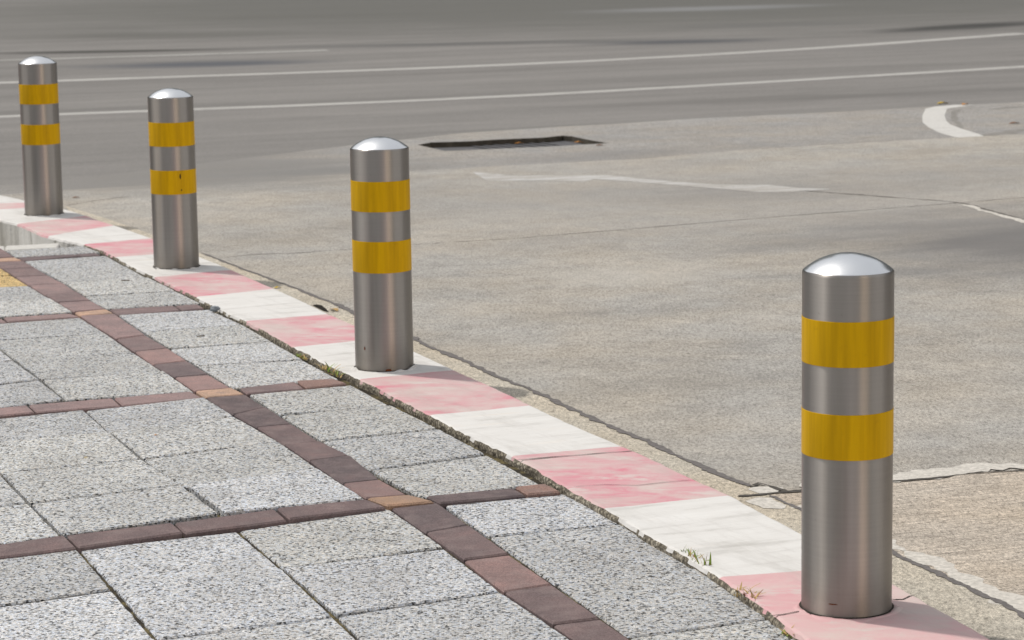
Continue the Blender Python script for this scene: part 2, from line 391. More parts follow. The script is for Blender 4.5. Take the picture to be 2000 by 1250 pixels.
KO_px = [(-420, 300), (-260, 332), (-120, 358), (0, 380), (24, 383.6), (48, 390), (90, 398), (128, 407.6), (168, 419.6), (200, 431.6), (232, 441), (256, 450), (294, 463), (340, 481), (389.6, 500.4), (420, 511.6), (460, 528.4), (500, 547), (540, 564), (588, 585), (636, 609), (668, 623.6), (690, 632), (745, 656), (807.5, 684), (850, 702.5), (892.5, 724), (937.5, 742.5), (987.5, 765), (1040, 791), (1100, 820), (1175, 852.5), (1222.5, 871), (1242, 881), (1300, 905), (1330, 924), (1375, 942), (1431, 966), (1490, 1000), (1562, 1037), (1650, 1085), (1742, 1136.5), (1775, 1153), (1826, 1183), (1880, 1213), (1943, 1249), (2060, 1320), (2230, 1420)]
KI_px = [(-420, 352), (-260, 380), (-120, 405), (0, 429), (16, 433), (32, 435.6), (48, 443), (67, 452), (88, 461), (118, 467.6), (140, 471), (163, 477), (207, 493), (260, 522), (320, 550), (366, 572), (420, 600), (480, 628), (540, 660), (600, 693), (645, 717), (690, 736), (740, 760), (800, 792), (840, 811), (900, 845), (950, 869), (1000, 890), (1025, 905), (1062, 925), (1100, 950), (1150, 978), (1210, 1013), (1290, 1060), (1340, 1088), (1405, 1128), (1465, 1170), (1500, 1195), (1560, 1240), (1660, 1318), (1790, 1420)]
J_px = [(-120, 352), (128, 402), (200, 424), (300, 459), (391, 494), (417, 502), (449, 516), (482, 529), (518, 542), (540, 549), (572, 562), (620, 580), (652, 593), (690, 609), (750, 634), (810, 661), (845, 677.5), (900, 702), (955, 726), (1000, 746), (1050, 769), (1100, 790), (1162, 821), (1212, 842), (1262, 862), (1300, 879), (1378, 918), (1430, 935), (1463, 950.5), (1505, 968.5), (1562, 994), (1650, 1034), (1745, 1079.5), (1790, 1100), (1835, 1124.5), (1880, 1144), (1940, 1171), (2000, 1202), (2120, 1262), (2300, 1350)]
con_far = [(-420, 371), (-260, 378), (0, 381), (125, 371), (390, 356), (650, 341), (820, 333), (1000, 323), (1250, 310), (1450, 293), (1650, 281), (1800, 272), (2000, 262), (2600, 225)]
# the near edge of the lane runs underneath the gutter and the kerb
con_near = [(u - 30, v + 6) for u, v in KO_px if v > 385]
struct(sheet('road_lane', [(p.x, p.y) for p in GP(con_far, Z_CON)] + [(p.x, p.y) for p in GP([(3300, 900), (3000, 1420)] + con_near[::-1], Z_CON)], Z_CON, M_con), 'worn beige concrete lane beside the kerb')
# broomed slab nearest the camera on the right
CR1 = [(1439, 970), (1490, 965.5), (1529, 961), (1562, 959.5), (1650, 951), (1743.5, 941.5), (1820, 934), (1868, 928), (1928, 922), (2000, 919), (2200, 899), (2600, 868)]
J_near = [p for p in J_px if p[0] > 1500]
struct(sheet('road_slab', [(p.x, p.y) for p in GP([(1505, 964)] + CR1[3:] + [(3200, 1380)] + J_near[::-1], Z_GUT)], Z_GUT, M_broom), 'warm beige broomed concrete slab')
gut = [(p.x, p.y) for p in GP([q for q in J_px if q[0] > 120], Z_GUT)] + [(p.x, p.y) for p in GP([(u - 22, v + 9) for u, v in KO_px if u > 130][::-1], Z_GUT)]
struct(sheet('gutter', gut, Z_GUT, M_gut), 'narrow concrete gutter strip along the kerb')

jm = MB()
light = GP([(u + 10, v - 9) for u, v in J_px if u > 1560], Z_MARK)
ribbon(jm, light, .06, Z_MARK + .000, .7, .015, 1, 3.1, freq=9)
ribbon(jm, smooth_line(GP([q for q in J_px if 380 < q[0] < 700], Z_MARK), .08), .016, Z_MARK + .0012, .5, .02, 0, 5.5, wander=.010)
ribbon(jm, smooth_line(GP([q for q in J_px if 640 < q[0] < 1480], Z_MARK), .08), .022, Z_MARK + .0016, .6, .009, 0, 1.5, freq=22, wander=.012)
ribbon(jm, smooth_line(GP([q for q in J_px if q[0] > 1480], Z_MARK), .08), .019, Z_MARK + .0012, .55, .008, 0, 2.5, freq=24, wander=.007)
# mortar-filled cross joint with its black crack
ribbon(jm, GP([(1462, 956), (1490, 955), (1530, 953)], Z_MARK), .075, Z_MARK + .0006, .5, .02, 1, 8.1)
ribbon(jm, GP([(1480, 972), (1510, 985), (1530, 994)], Z_MARK), .07, Z_MARK + .0008, .4, .02, 1, 8.6)
ribbon(jm, GP([(u, v - 9) for u, v in CR1[3:]], Z_MARK), .090, Z_MARK + .0008, .6, .014, 1, 6.1, freq=11)
ribbon(jm, GP([(u, v) for u, v in CR1], Z_MARK), .012, Z_MARK + .0020, 1.4, .010, 2, 4.1, freq=9, wander=.022)
ribbon(jm, GP([(1463, 950), (1480, 943), (1512, 953), (1535, 962), (1562, 958)], Z_MARK), .013, Z_MARK + .0024, .9, .010, 2, 9.4, wander=.008)
# thin cross joint further off and the long joint it meets
ribbon(jm, GP([(426, 503), (508, 495.6), (572, 494), (620, 490), (684, 486), (805, 477), (1000, 465), (1250, 445), (1500, 424), (1750, 405), (1875, 395), (2100, 377)], Z_MARK), .0085, Z_CON + .0006, 1.0, .03, 2, 11.2, wander=.010)
ribbon(jm, GP([(1560, 371), (1600, 374), (1850, 392.5), (1890, 398), (1950, 415), (2000, 428), (2200, 480)], Z_MARK), .016, Z_CON + .0010, .9, .04, 2, 12.2)
ribbon(jm, GP([(1882, 399), (1950, 419), (2000, 432), (2200, 484)], Z_MARK), .045, Z_CON + .0014, .8, .04, 1, 13.2)
ribbon(jm, GP([(130, 401), (180, 392), (250, 383)], Z_MARK), .010, Z_CON + .0006, .5, .04, 2, 14.2)
ribbon(jm, GP([(1873, 212), (1864, 219), (1862, 226), (1868, 236), (1880, 250)], Z_MARK), .045, Z_MID + .0008, .5, .06, 3, 15.2)
ribbon(jm, GP([(1915, 264), (1960, 259), (2010, 250)], Z_MARK), .10, Z_MID + .0008, .9, .06, 3, 16.2)
ribbon(jm, GP([(1930, 212), (1975, 209), (2030, 205)], Z_MARK), .09, Z_MID + .0008, 1.0, .06, 3, 17.2)
struct(jm.build('road_joint', [M_seal, M_mortar, M_crack, mat_flat('old_joint', (.235, .225, .21), .85, .3, 20)]), 'dark sealed joints and cracks in the road slabs')

M_line = mat_road_paint()
M_mark = mat_road_paint((.57, .56, .54), (.33, .31, .29), .32, .46, 'white_marking_paint')
M_wear = mat_road_paint((.50, .495, .49), (.375, .355, .33), .44, .58, 'scuffed_marking_paint', 5.0, 0.0)
def marking(pts, width, label, mat=M_line, jit=.06):
    m = MB(); ribbon(m, smooth_line(GP(pts, Z_ASPH + .0015), .6, 4), width, Z_ASPH + .0015, jit, .3, 0, pts[0][1], fade=False, freq=1.5)
    return struct(m.build('road_marking', mat), label)
marking([(-400, 246), (0, 226), (115, 222.5), (380, 214), (600, 206), (850, 196), (1000, 188.5), (1200, 177.5), (1375, 166.5), (1700, 148.5), (2000, 130), (2500, 99)], .24, 'nearer white lane line across the road')
marking([(-400, 178), (0, 161), (150, 156), (435, 147.5), (600, 141.5), (1000, 127), (1100, 121.5), (1350, 109), (1600, 94), (1800, 80), (2000, 65)], .30, 'farther white lane line across the road')
marking([(-300, 127), (0, 117.5), (300, 109), (500, 102.5), (640, 98)], .3, 'faint far lane line', mat_road_paint((.36, .355, .34), (.22, .215, .2), .4, .55, 'faint_road_paint'))
cres = [(1922, 266), (1895, 270.7), (1865, 267.7), (1835, 259.5), (1812.5, 248), (1802, 239), (1801, 226.5), (1808, 212), (1827.5, 207.7), (1865, 204.7), (1902, 204.7), (1872, 209), (1850, 212), (1845, 225), (1848, 235.5), (1856, 243), (1880, 252), (1910, 261)]
struct(sheet('road_marking', [(p.x, p.y) for p in GP(cres, Z_MID + .0012)], Z_MID + .0012, M_mark), 'white painted crescent at the nose of the island')
wear = [(922.8, 336), (960, 339), (1008, 343), (1140, 342), (1188, 342), (1248, 348.5), (1320, 355), (1400, 360.5), (1500, 361), (1560, 367), (1625, 369), (1570, 373), (1540, 375), (1480, 375), (1400, 368), (1300, 360), (1230, 354), (1160, 349), (1140, 355.7), (1116, 354), (1050, 352), (951.6, 353)]
struct(sheet('road_marking', [(p.x, p.y) for p in GP(wear, Z_CON + .0008)], Z_CON + .0008, M_wear), 'scuffed remains of a white line')

# ------------------------------------------------------------------ sunken drain cover
M_iron = mat_flat('rusty_iron', (.085, .085, .092), .7, .4, 12, .4)
M_pit = mat_flat('pit_wall', (.085, .075, .06), .95, .4, 20)
hw = [Vector((x, y, 0)) for x, y in hole]; hc = sum(hw, Vector()) / len(hw)
drain = empty('drain_cover', (hc.x, hc.y, Z_MID - .038))
m = MB(); n = len(hw); top = [p - hc + Vector((0, 0, .0)) for p in hw]
m.add([(p.x, p.y, .0375) for p in top] + [(p.x, p.y, -.05) for p in top], [(i, i + n, (i + 1) % n + n, (i + 1) % n) for i in range(n)])
m.build('pit_wall', M_pit, drain)
m = MB(); m.add([(p.x * 1.02, p.y * 1.02, .0) for p in top] + [(p.x * 1.02, p.y * 1.02, -.02) for p in top], [list(range(n))[::-1]] + [(i, (i + 1) % n, (i + 1) % n + n, i + n) for i in range(n)])
e1 = (hw[5] - hw[0]).normalized(); e2 = Vector((-e1.y, e1.x, 0))
for k in range(-9, 10):
    c = e1 * (k * .085 + .05); a = c + e2 * .28; b = c - e2 * .28
    sgn = e1 * .016
    m.add([(*(a - sgn).xy, .004), (*(a + sgn).xy, .004), (*(b + sgn).xy, .004), (*(b - sgn).xy, .004), (*(a - sgn).xy, .0058), (*(a + sgn).xy, .0058), (*(b + sgn).xy, .0058), (*(b - sgn).xy, .0058)],
          [(4, 5, 6, 7), (0, 1, 5, 4), (1, 2, 6, 5), (2, 3, 7, 6), (3, 0, 4, 7)]) if abs(k) < 4 else None
m.build('cover_plate', M_iron, drain)
tag(drain, 'dark sunken iron drain cover in the concrete apron, littered with leaves', 'drain cover')

# ------------------------------------------------------------------ kerb
PAINT = [(6.0, 6.0, 1), (4.2, 4.2, 0), (2.6, 2.6, 1),
         ((-260, 392), (0, 381), 0), ((-150, 402), (72, 395), 1), ((-85, 413), (110, 403), 0), ((-5, 428.5), (128, 407.6), 0), ((35, 437), (168, 421), 1), ((90, 461), (228, 439.5), 0),
         ((165, 477), (300, 465), 1), ((224, 502), (368, 491.5), 0), ((302, 541), (455, 527), 1), ((378, 580), (540, 564), 0),
         ((475, 627), (644, 613), 1), ((572, 678), (752, 660), 0), ((696, 741), (889, 722.5), 1), ((837, 811), (1040, 791), 0),
         ((1000, 890), (1222, 871), 1), ((1183, 993), (1431, 967), 0), ((1405, 1128), (1690, 1104), 1), ((1640, 1302), (1990, 1276), 0), ((1790, 1420), (2230, 1420), 1)]
STRONG = {9: .75, 7: .6, 11: .9, 13: .9, 15: .9, 17: 1.0, 19: .12}
def arclen(pts):
    s = [0]
    for a, b in zip(pts[:-1], pts[1:]): s.append(s[-1] + (b - a).length)
    return s
def locate(pts, s, p):
    best = (1e9, 0)
    for i, (a, b) in enumerate(zip(pts[:-1], pts[1:])):
        d = b - a; t = max(0, min(1, (p - a).dot(d) / d.length_squared)); q = a + d * t
        e = (q - p).length
        if e < best[0]: best = (e, s[i] + t * d.length)
    return best[1]
def at(pts, s, x):
    for i in range(len(pts) - 1):
        if x <= s[i + 1] or i == len(pts) - 2:
            t = (x - s[i]) / max(1e-9, s[i + 1] - s[i]); return pts[i].lerp(pts[i + 1], t)
KDIR = Vector((-.57, .82, 0)).normalized()
def carry(px, d): return G(*px) + KDIR * d + Vector((-.035, -.02, 0)) * d * d      # the kerb carried on beyond the picture's left edge
KI = smooth_line([carry((0, 429), d) for d in (6, 4.5, 3, 2, 1.2, .6)] + GP([p for p in KI_px if p[0] >= 0]), .06, 3)
KO = smooth_line([carry((0, 380), d) for d in (6, 4.5, 3, 2, 1.2, .6)] + GP([p for p in KO_px if p[0] >= 0]), .06, 4)
sI, sO = arclen(KI), arclen(KO)
# cross profile: (t across, z, material) from the pavement side to the road side
PROF = [(0.0, -.20), (0.0, -.012), (.012, -.003), (.03, 0), (.25, 0), (.5, .0), (.75, 0), (.965, 0), (.99, -.004), (1.0, -.014), (1.0, -.12)]
km = MB(); STEP = .02; run = 0.0
for k in range(len(PAINT) - 1):
    (a0, b0, red), (a1, b1, _) = PAINT[k], PAINT[k + 1]
    kp = lambda q, px: carry(px, q) if isinstance(q, float) else G(*q)
    i0, i1 = (locate(KI, sI, kp(q, (0, 429))) for q in (a0, a1)); o0, o1 = (locate(KO, sO, kp(q, (0, 380))) for q in (b0, b1))
    nseg = max(4, int(max(i1 - i0, o1 - o0) / STEP)); vs = []
    for j in range(nseg + 1):
        f = j / nseg; pi, po = at(KI, sI, i0 + (i1 - i0) * f), at(KO, sO, o0 + (o1 - o0) * f)
        ax = po - pi; L = ax.length; tdir = Vector((-ax.y, ax.x, 0)).normalized()
        for (t, z) in PROF:
            q = pi.lerp(po, t)
            if t < .03 and z > -.1:
                q = q + ax.normalized() * (.007 * nz(q.x * 5, q.y * 5, 3) + .004 * nz(q.x * 41, q.y * 41, 5)); z += .004 * nz(q.x * 23, q.y * 23, 8)
            elif t > .97 and z > -.1:
                q = q + ax.normalized() * (.004 * nz(q.x * 20, q.y * 20, 6))
            else: z += .0015 * nz(q.x * 5, q.y * 5, 2)
            if j in (0, nseg) and z > -.1: q = q + tdir * (.006 * nz(pi.x * 3 + t * 5, pi.y, 1.0) + .003 * nz(pi.x * 3 + t * 23, pi.y, 4.0))
            vs.append((q.x, q.y, z))
    P = len(PROF); faces = {0: [], 1: [], 2: [], 3: []}
    for j in range(nseg):
        for c in range(P - 1):
            fc = (j * P + c, (j + 1) * P + c, (j + 1) * P + c + 1, j * P + c + 1)
            mi = (3 if k < 9 else 2) if c == 0 else (1 if red else 0)
            if c == 1 and k >= 9:
                ax_, ay_ = vs[j * P + 1][0], vs[j * P + 1][1]
                if nz(ax_ * 7, ay_ * 7, 4.4) + .5 * nz(ax_ * 31, ay_ * 31, 1.2) > (-.35 if 14 <= k <= 17 else -.02): mi = 2
            if c == P - 2: mi = 2
            faces[mi].append(fc)
    o = len(km.v); km.v += vs
    sg = STRONG.get(k, .55)
    for mi, fl in faces.items():
        for fc in fl:
            km.f.append([o + i for i in fc]); km.m.append(mi); km.c.append((sg, sg, sg)); km.sm.append(False)
def crack(pts, wd, seed): ribbon(km, GP(pts, .0015), wd, .0018, .7, .012, 4, seed, wander=.006)
crack([(1004, 899), (1060, 894), (1110, 890), (1170, 885), (1238, 880)], .005, 21.3)
crack([(1473, 1207), (1500, 1203), (1530, 1200), (1566, 1193)], .0045, 22.3)
crack([(1740, 1170), (1762, 1170), (1775, 1164), (1787, 1162)], .004, 23.3)
crack([(1120, 950), (1180, 946), (1245, 948), (1300, 942), (1350, 937)], .002, 24.3)
struct(km.build('kerb', [M_white, M_red, M_raw, M_face, M_crack]), 'kerb painted in faded pink and white bands')

# ------------------------------------------------------------------ pavement: slabs, brick courses, joints
def edge_poly(pl):
    def f(v):
        for (u0, v0), (u1, v1) in zip(pl[:-1], pl[1:]):
            if v <= v1: return u0 + (u1 - u0) * (v - v0) / (v1 - v0)
        (u0, v0), (u1, v1) = pl[-2:]; return u0 + (u1 - u0) * (v - v0) / (v1 - v0)
    return f
K = (lambda f: (lambda v: f(v) + 3.5))(edge_poly([(160, 481), (184, 488), (200, 496.4), (232, 514), (256, 527), (288, 543), (320, 556.4), (386, 591), (400, 600), (454, 626), (480, 637), (520, 660), (570, 688), (598, 708), (641, 730), (680, 748), (760, 791), (846, 834), (950, 888), (1033, 939), (1092, 959), (1200, 1014.5), (1218, 1021), (1290, 1066), (1340, 1094), (1360, 1108), (1390, 1128), (1436, 1158), (1460, 1176), (1496, 1200), (1540, 1234), (1600, 1285), (1720, 1380)]))
BLf = edge_poly([(-60, 487), (-30, 506), (0, 523), (38, 545), (70, 566), (90, 577), (118, 594), (144, 610), (158, 618), (192, 640), (227, 662), (262, 686), (298, 711), (340, 736), (380, 764), (400, 776), (454, 810), (500, 834), (554, 867), (605, 901), (667, 943), (713, 973), (757, 989), (832, 1040), (906, 1093), (981, 1154), (1078, 1219), (1130, 1257), (1180, 1292), (1260, 1350)])
BRf = edge_poly([(10, 489), (32, 503), (46, 509), (85, 531.6), (134, 558), (168, 580), (206, 603), (230, 615), (258, 634), (286, 654), (330, 680), (367, 703), (409, 730), (454, 757), (480, 769), (512, 790), (544, 810), (570, 827), (627, 861), (686, 888), (744, 935), (800, 966), (852, 979.5), (916, 1023), (997, 1081), (1081, 1140), (1175, 1207), (1240, 1253), (1290, 1290), (1390, 1360)])
B1c = edge_poly([(461, 1034), (500, 1063), (548, 1107), (556, 1114), (657, 1205), (700, 1250), (740, 1290), (800, 1350)])
B2b = edge_poly([(150, 1070), (221, 1150), (305, 1247), (330, 1277), (385, 1340)])
B3 = edge_poly([(-165, 1107), (-95, 1192), (-15, 1290), (30, 1345)])
B1b = edge_poly([(163, 799), (200, 831), (214, 843.6), (237, 860), (278, 896), (320, 926), (355, 948), (428, 1003)])
B2 = edge_poly([(-100, 826), (-60, 862), (0, 922), (22, 947), (55, 981), (93, 1019), (121, 1044)])
B3b = edge_poly([(-420, 855), (-300, 970), (-190, 1085)])
B1 = edge_poly([(-95, 605), (-60, 632), (0, 680), (38, 711), (77, 741), (102, 760), (128, 781)])
B2c = edge_poly([(-360, 640), (-240, 740), (-130, 830)])
BX3 = edge_poly([(-230, 540), (-180, 585), (-130, 635)])

pm = MB(); A_AX = Vector((math.cos(DIR_A), math.sin(DIR_A), 0))
def paver(quad, z, gap, mi, col, thick=.05, bev=.004, rough=.0016, tilt=.0025):
    c = sum((Vector((p.x, p.y, 0)) for p in quad), Vector()) / 4
    q = [Vector((p.x, p.y, 0)) for p in quad]
    # inset each side by gap/2
    ins = []
    sgn = 1 if sum(q[i].x * q[(i + 1) % 4].y - q[(i + 1) % 4].x * q[i].y for i in range(4)) > 0 else -1
    if sgn < 0: q = q[::-1]
    sgap = gap / 2 if mi else .0048
    def off(g, gs):
        L = []
        for i in range(4):
            a, b = q[i], q[(i + 1) % 4]; d = (b - a).normalized(); nn = Vector((-d.y, d.x, 0)); L.append((a + nn * (gs if i % 2 else g), d))
        out = []
        for i in range(4):
            (a, d), (b, e) = L[i - 1], L[i]; den = d.x * e.y - d.y * e.x
            t = ((b.x - a.x) * e.y - (b.y - a.y) * e.x) / den if abs(den) > 1e-6 else 0
            out.append(a + d * t)
        return out
    o1, o2 = off(gap / 2, sgap), off(gap / 2 + bev, sgap + bev)
    tx, ty, tz = (random.uniform(-1, 1) * tilt / .2 for _ in range(3))
    rings = [[], [], []]
    for i in range(4):
        n_ = max(3, int((o1[(i + 1) % 4] - o1[i]).length / .018))
        for k in range(n_):
            f = k / n_; e = o1[i].lerp(o1[(i + 1) % 4], f); h = o2[i].lerp(o2[(i + 1) % 4], f)
            if k == 0: e = e.lerp(c, bev * .4 / max(.05, (e - c).length)); h = h.lerp(c, bev * .3 / max(.05, (h - c).length))
            dn = (h - e).normalized(); ji = rough * 2.2 * (nz(e.x * 60, e.y * 60, 3) + .6 * nz(e.x * 17, e.y * 17, 6))
            e = e + dn * max(-gap * .4, ji); h = h + dn * ji * .8
            zz = z + (e.x - c.x) * tx + (e.y - c.y) * ty
            rings[0].append((h.x, h.y, zz)); rings[1].append((e.x, e.y, zz - bev)); rings[2].append((e.x, e.y, zz - thick))
    n_ = len(rings[0]); vs = rings[0] + rings[1] + rings[2]
    fs = [list(range(n_))]
    for r_ in (0, 1):
        fs += [(r_ * n_ + k, (r_ + 1) * n_ + k, (r_ + 1) * n_ + (k + 1) % n_, r_ * n_ + (k + 1) % n_) for k in range(n_)]
    pm.add(vs, fs, mi, col)
def slab_col():
    b = random.uniform(.46, .56); k = random.random()
    return (b * (1.0 - .02 * k), b * (1.0 - .002 * k), b * (.972 + .055 * k))
def near_col():
    b = random.uniform(.52, .62); return (b * .972, b * .99, b * 1.02)
TIGHT = .0025; GAP = .008
def column(lf, rf, rows, z, gaps=None, cols=None, ext=0):
    """rows: list of (v on the left line, v on the right line); gaps: joint gap below each row"""
    for i, ((l0, r0), (l1, r1)) in enumerate(zip(rows[:-1], rows[1:])):
        g = gaps[i] if gaps else GAP
        g = g * 1.25 if g < .0035 else g * 1.9
        quad = [G(lf(l0), l0, z), G(rf(r0), r0, z), G(rf(r1), r1, z), G(lf(l1), l1, z)]
        paver(quad, z + random.uniform(-.002, .002), g, 0, cols[i] if cols else slab_col())
        for k in range(1, ext + 1):       # the same course carried on to the left of the picture
            d = (quad[0] + quad[3] - quad[1] - quad[2]) / 2; d = d.normalized() * .43
            lq = [quad[0] + d * k, quad[0] + d * (k - 1), quad[3] + d * (k - 1), quad[3] + d * k]
            paver(lq, z + random.uniform(-.002, .002), GAP, 0, slab_col())
ZB0, ZB1, ZB2, ZB3 = -.018, -.011, -.010, -.010
# nearest bay
column(BRf, K, [(988, 962), (1049, 1022), (1141, 1108), (1242, 1206), (1352, 1306)], ZB0, [.010, .006, .006, .006], [near_col(), slab_col(), slab_col(), slab_col()])
column(B1c, BLf, [(1036, 991), (1109, 1067), (1204, 1154), (1312, 1258)], ZB0, [.006, .008, .006], [slab_col(), near_col(), slab_col()])
column(B2b, B1c, [(1072, 1037), (1151, 1110), (1247, 1203), (1345, 1302)], ZB0, [.006, .006, .006], [near_col(), near_col(), slab_col()])
column(B3, B2b, [(1112, 1073), (1196, 1151), (1291, 1247), (1380, 1342)], ZB0, None, [slab_col(), near_col(), near_col()], ext=4)
# second bay
column(BRf, K, [(771, 750), (811, 792), (860, 839), (917, 888), (972, 947)], ZB1, [.010, .004, .012, .006])
column(B1b, BLf, [(801, 777), (843, 813), (896, 863), (948, 912)], ZB1, [.002, .003, .002])
column(lambda v: B1b(v) + 9, BLf, [(948, 912), (1003, 974)], ZB1 + .004, [.004])
column(B2, B1b, [(826, 801), (868, 843.5), (922, 896), (983, 949), (1044, 1004)], ZB1, [.004, .004, .006, .006])
column(B3b, B2, [(880, 828), (925, 866), (970, 920), (1022, 983), (1085, 1045)], ZB1, [.006, .006, .010, .006], ext=4)
# third bay
column(BRf, K, [(615, 603), (650, 633), (680, 665), (714, 702), (757, 740)], ZB2, [.002, .006, .002, .006])
column(B1, BLf, [(636, 618), (666, 650), (702, 687), (743, 725), (780, 765)], ZB2, [.002, .005, .006, .006])
column(B2c, B1, [(655, 638), (690, 668), (730, 704), (775, 742), (815, 781)], ZB2, [.006, .006, .004, .006], ext=4)
# fourth bay, with an ochre tactile slab at its left
OCH = (.63, .46, .22)
column(BRf, K, [(509, 499), (530, 520), (553, 543), (577, 568), (603, 594)], ZB3, [.004, .002, .002, .006])
column(BX3, BLf, [(535, 517), (552, 537), (571, 558), (597, 583), (626, 610)], ZB3, [.006, .005, .003, .006], [OCH, OCH, slab_col(), slab_col()], ext=4)
column(BRf, K, [(489, 481), (502, 494)], ZB3)
# brick courses
def bcol():
    r_ = random.random()
    if r_ < .33: return (.150, .116, .118)
    if r_ < .75: return (.215, .150, .148)
    return (.26, .175, .165)
ORANGE = (.36, .235, .165); BRZ = -.008
def bandB(cuts, z, cols=None):
    for i, ((l0, r0), (l1, r1)) in enumerate(zip(cuts[:-1], cuts[1:])):
        paver([G(BLf(l0), l0, z), G(BRf(r0), r0, z), G(BRf(r1), r1, z), G(BLf(l1), l1, z)], z + random.uniform(-.0015, .0015), .006, 1, cols[i] if cols and cols[i] else bcol(), bev=.0045, rough=.0008)
D1, D2, P1, P2 = (.135, .105, .108), (.172, .126, .126), (.25, .168, .16), (.23, .165, .162)
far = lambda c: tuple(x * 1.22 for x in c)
bandB([(973, 965.5), (988.5, 979.5)], BRZ + .002, [ORANGE])
bandB([(989.5, 980.5), (1039, 1024), (1092, 1081), (1155, 1140), (1219, 1207), (1290, 1280), (1360, 1350)], -.014, [D1, D2, P1, D2, D2, P1])
bandB([(776.5, 769.5), (810, 795), (834, 828), (867, 860), (899.5, 887.5), (943.5, 934.5), (972.5, 965)], BRZ, [D1, D1, D2, D2, D1, P1])
bandB([(764, 757), (776, 769)], BRZ, [(.47, .315, .235)])
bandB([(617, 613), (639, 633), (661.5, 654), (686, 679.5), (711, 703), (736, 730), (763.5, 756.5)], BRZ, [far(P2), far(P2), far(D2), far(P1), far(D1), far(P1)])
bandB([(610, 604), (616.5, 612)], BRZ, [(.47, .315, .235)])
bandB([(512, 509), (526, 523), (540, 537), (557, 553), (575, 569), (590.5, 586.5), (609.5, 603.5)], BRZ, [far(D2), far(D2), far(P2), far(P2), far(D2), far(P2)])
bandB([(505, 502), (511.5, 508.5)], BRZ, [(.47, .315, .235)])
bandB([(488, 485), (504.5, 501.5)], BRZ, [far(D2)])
def bandA(tops, bots, z, cols=None, ext=0):
    for i in range(len(tops) - 1):
        paver([G(*tops[i], z), G(*tops[i + 1], z), G(*bots[i + 1], z), G(*bots[i], z)], z + random.uniform(-.0015, .0015), .006, 1, cols[i] if cols and cols[i] else bcol(), bev=.0045, rough=.0008)
    a, b, d = G(*tops[0], z), G(*bots[0], z), (G(*tops[0], z) - G(*tops[1], z)).normalized() * .275
    for k in range(ext): paver([a + d * (k + 1), a + d * k, b + d * k, b + d * (k + 1)], z, .006, 1, bcol(), bev=.0045, rough=.0008)
bandA([(829, 970), (1003, 951), (1066, 944.5)], [(858, 984), (1029, 966), (1098, 959.5)], BRZ, [D1, (.26, .165, .14)])
bandA([(-90, 1076), (127, 1044), (338, 1019), (538, 993.5), (716, 973.5)], [(-55, 1094), (152, 1068), (360, 1039), (563, 1015), (757, 989.5)], BRZ + .001, [D2, D2, D2, D2], ext=7)
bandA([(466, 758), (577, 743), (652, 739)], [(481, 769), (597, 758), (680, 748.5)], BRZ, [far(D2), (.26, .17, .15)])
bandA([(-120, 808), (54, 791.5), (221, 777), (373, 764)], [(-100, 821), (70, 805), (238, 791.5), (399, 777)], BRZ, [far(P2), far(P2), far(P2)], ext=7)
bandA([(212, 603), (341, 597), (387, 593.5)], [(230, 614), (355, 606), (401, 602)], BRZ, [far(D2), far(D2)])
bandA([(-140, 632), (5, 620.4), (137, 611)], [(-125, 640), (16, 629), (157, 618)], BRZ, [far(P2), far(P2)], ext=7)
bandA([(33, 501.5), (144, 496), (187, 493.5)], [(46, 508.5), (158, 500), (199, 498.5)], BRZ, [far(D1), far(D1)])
# pale border stones closing the paving before the dropped strip
def strip(quad_px, z, mi, thick):
    q = [G(u, v, z) for u, v in quad_px]; paver(q, z, .002, mi, (1, 1, 1), thick, .006, .001, 0)
strip([(-260, 493), (10, 480), (10, 488.5), (-260, 502)], ZB3, 2, .19)
strip([(10, 480), (118, 474.5), (112, 483.5), (10, 488.5)], ZB3, 2, .19)
pavement = struct(pm.build('pavement', [M_slab, M_brick, M_border]), 'grey aggregate slabs with courses of dark brick')
# soil bed under the joints
bed = [(-330, 505), (0, 489), (120, 483), (158, 479), (200, 493), (260, 526), (330, 560), (420, 605), (540, 665), (690, 743), (840, 819), (950, 877), (1062, 934), (1150, 985), (1290, 1066), (1405, 1136), (1500, 1202), (1660, 1325), (1790, 1430), (1000, 1420), (-200, 1330), (-330, 1100), (-330, 860), (-260, 640)]
struct(sheet('joint_soil', [(p.x, p.y) for p in GP(bed, -.026)], -.026, M_joint, parent=None), 'dark soil and moss in the paving joints')
# plain paving carried on behind the camera and lower ground inside the kerb's curve
def mat_paving_far():
    t = NT('distant_paving'); q = t.mapping(t.pos, rot=DIR_A)
    b = t.n('ShaderNodeTexBrick', offset=0.0); t.put(b.inputs['Vector'], q); b.inputs['Scale'].default_value = 1
    b.inputs['Brick Width'].default_value = .42; b.inputs['Row Height'].default_value = .42; b.inputs['Mortar Size'].default_value = .006
    b.inputs['Color1'].default_value = (.45, .44, .43, 1); b.inputs['Color2'].default_value = (.53, .52, .505, 1); b.inputs['Mortar'].default_value = (.07, .06, .045, 1)
    c = t.mix(1, b.outputs[0], t.ramp(t.noise(t.pos, 130, 2), [(.3, .6), (.7, 1.3)]), 'MULTIPLY')
    return t.done(c, .85, .25)
far_poly = [(p.x, p.y) for p in GP([(-330, 505), (-260, 640), (-330, 860), (-330, 1100), (-200, 1330), (1000, 1420), (1790, 1430)], -.026)] + [(1.9, 1.9), (6.0, -9), (-16, -9), (-16, 8.4)]
struct(sheet('pavement_surround', far_poly, -.0225, mat_paving_far()), 'the paving carried on beyond the picture')
struct(sheet('ground', [(p.x, p.y) for p in GP([(-500, 318), (-120, 370), (0, 398), (170, 455), (200, 480), (0, 500), (-500, 515)], -.16)], -.16, mat_flat('bare_ground', (.3, .28, .24))), 'bare lower ground inside the curve of the kerb')

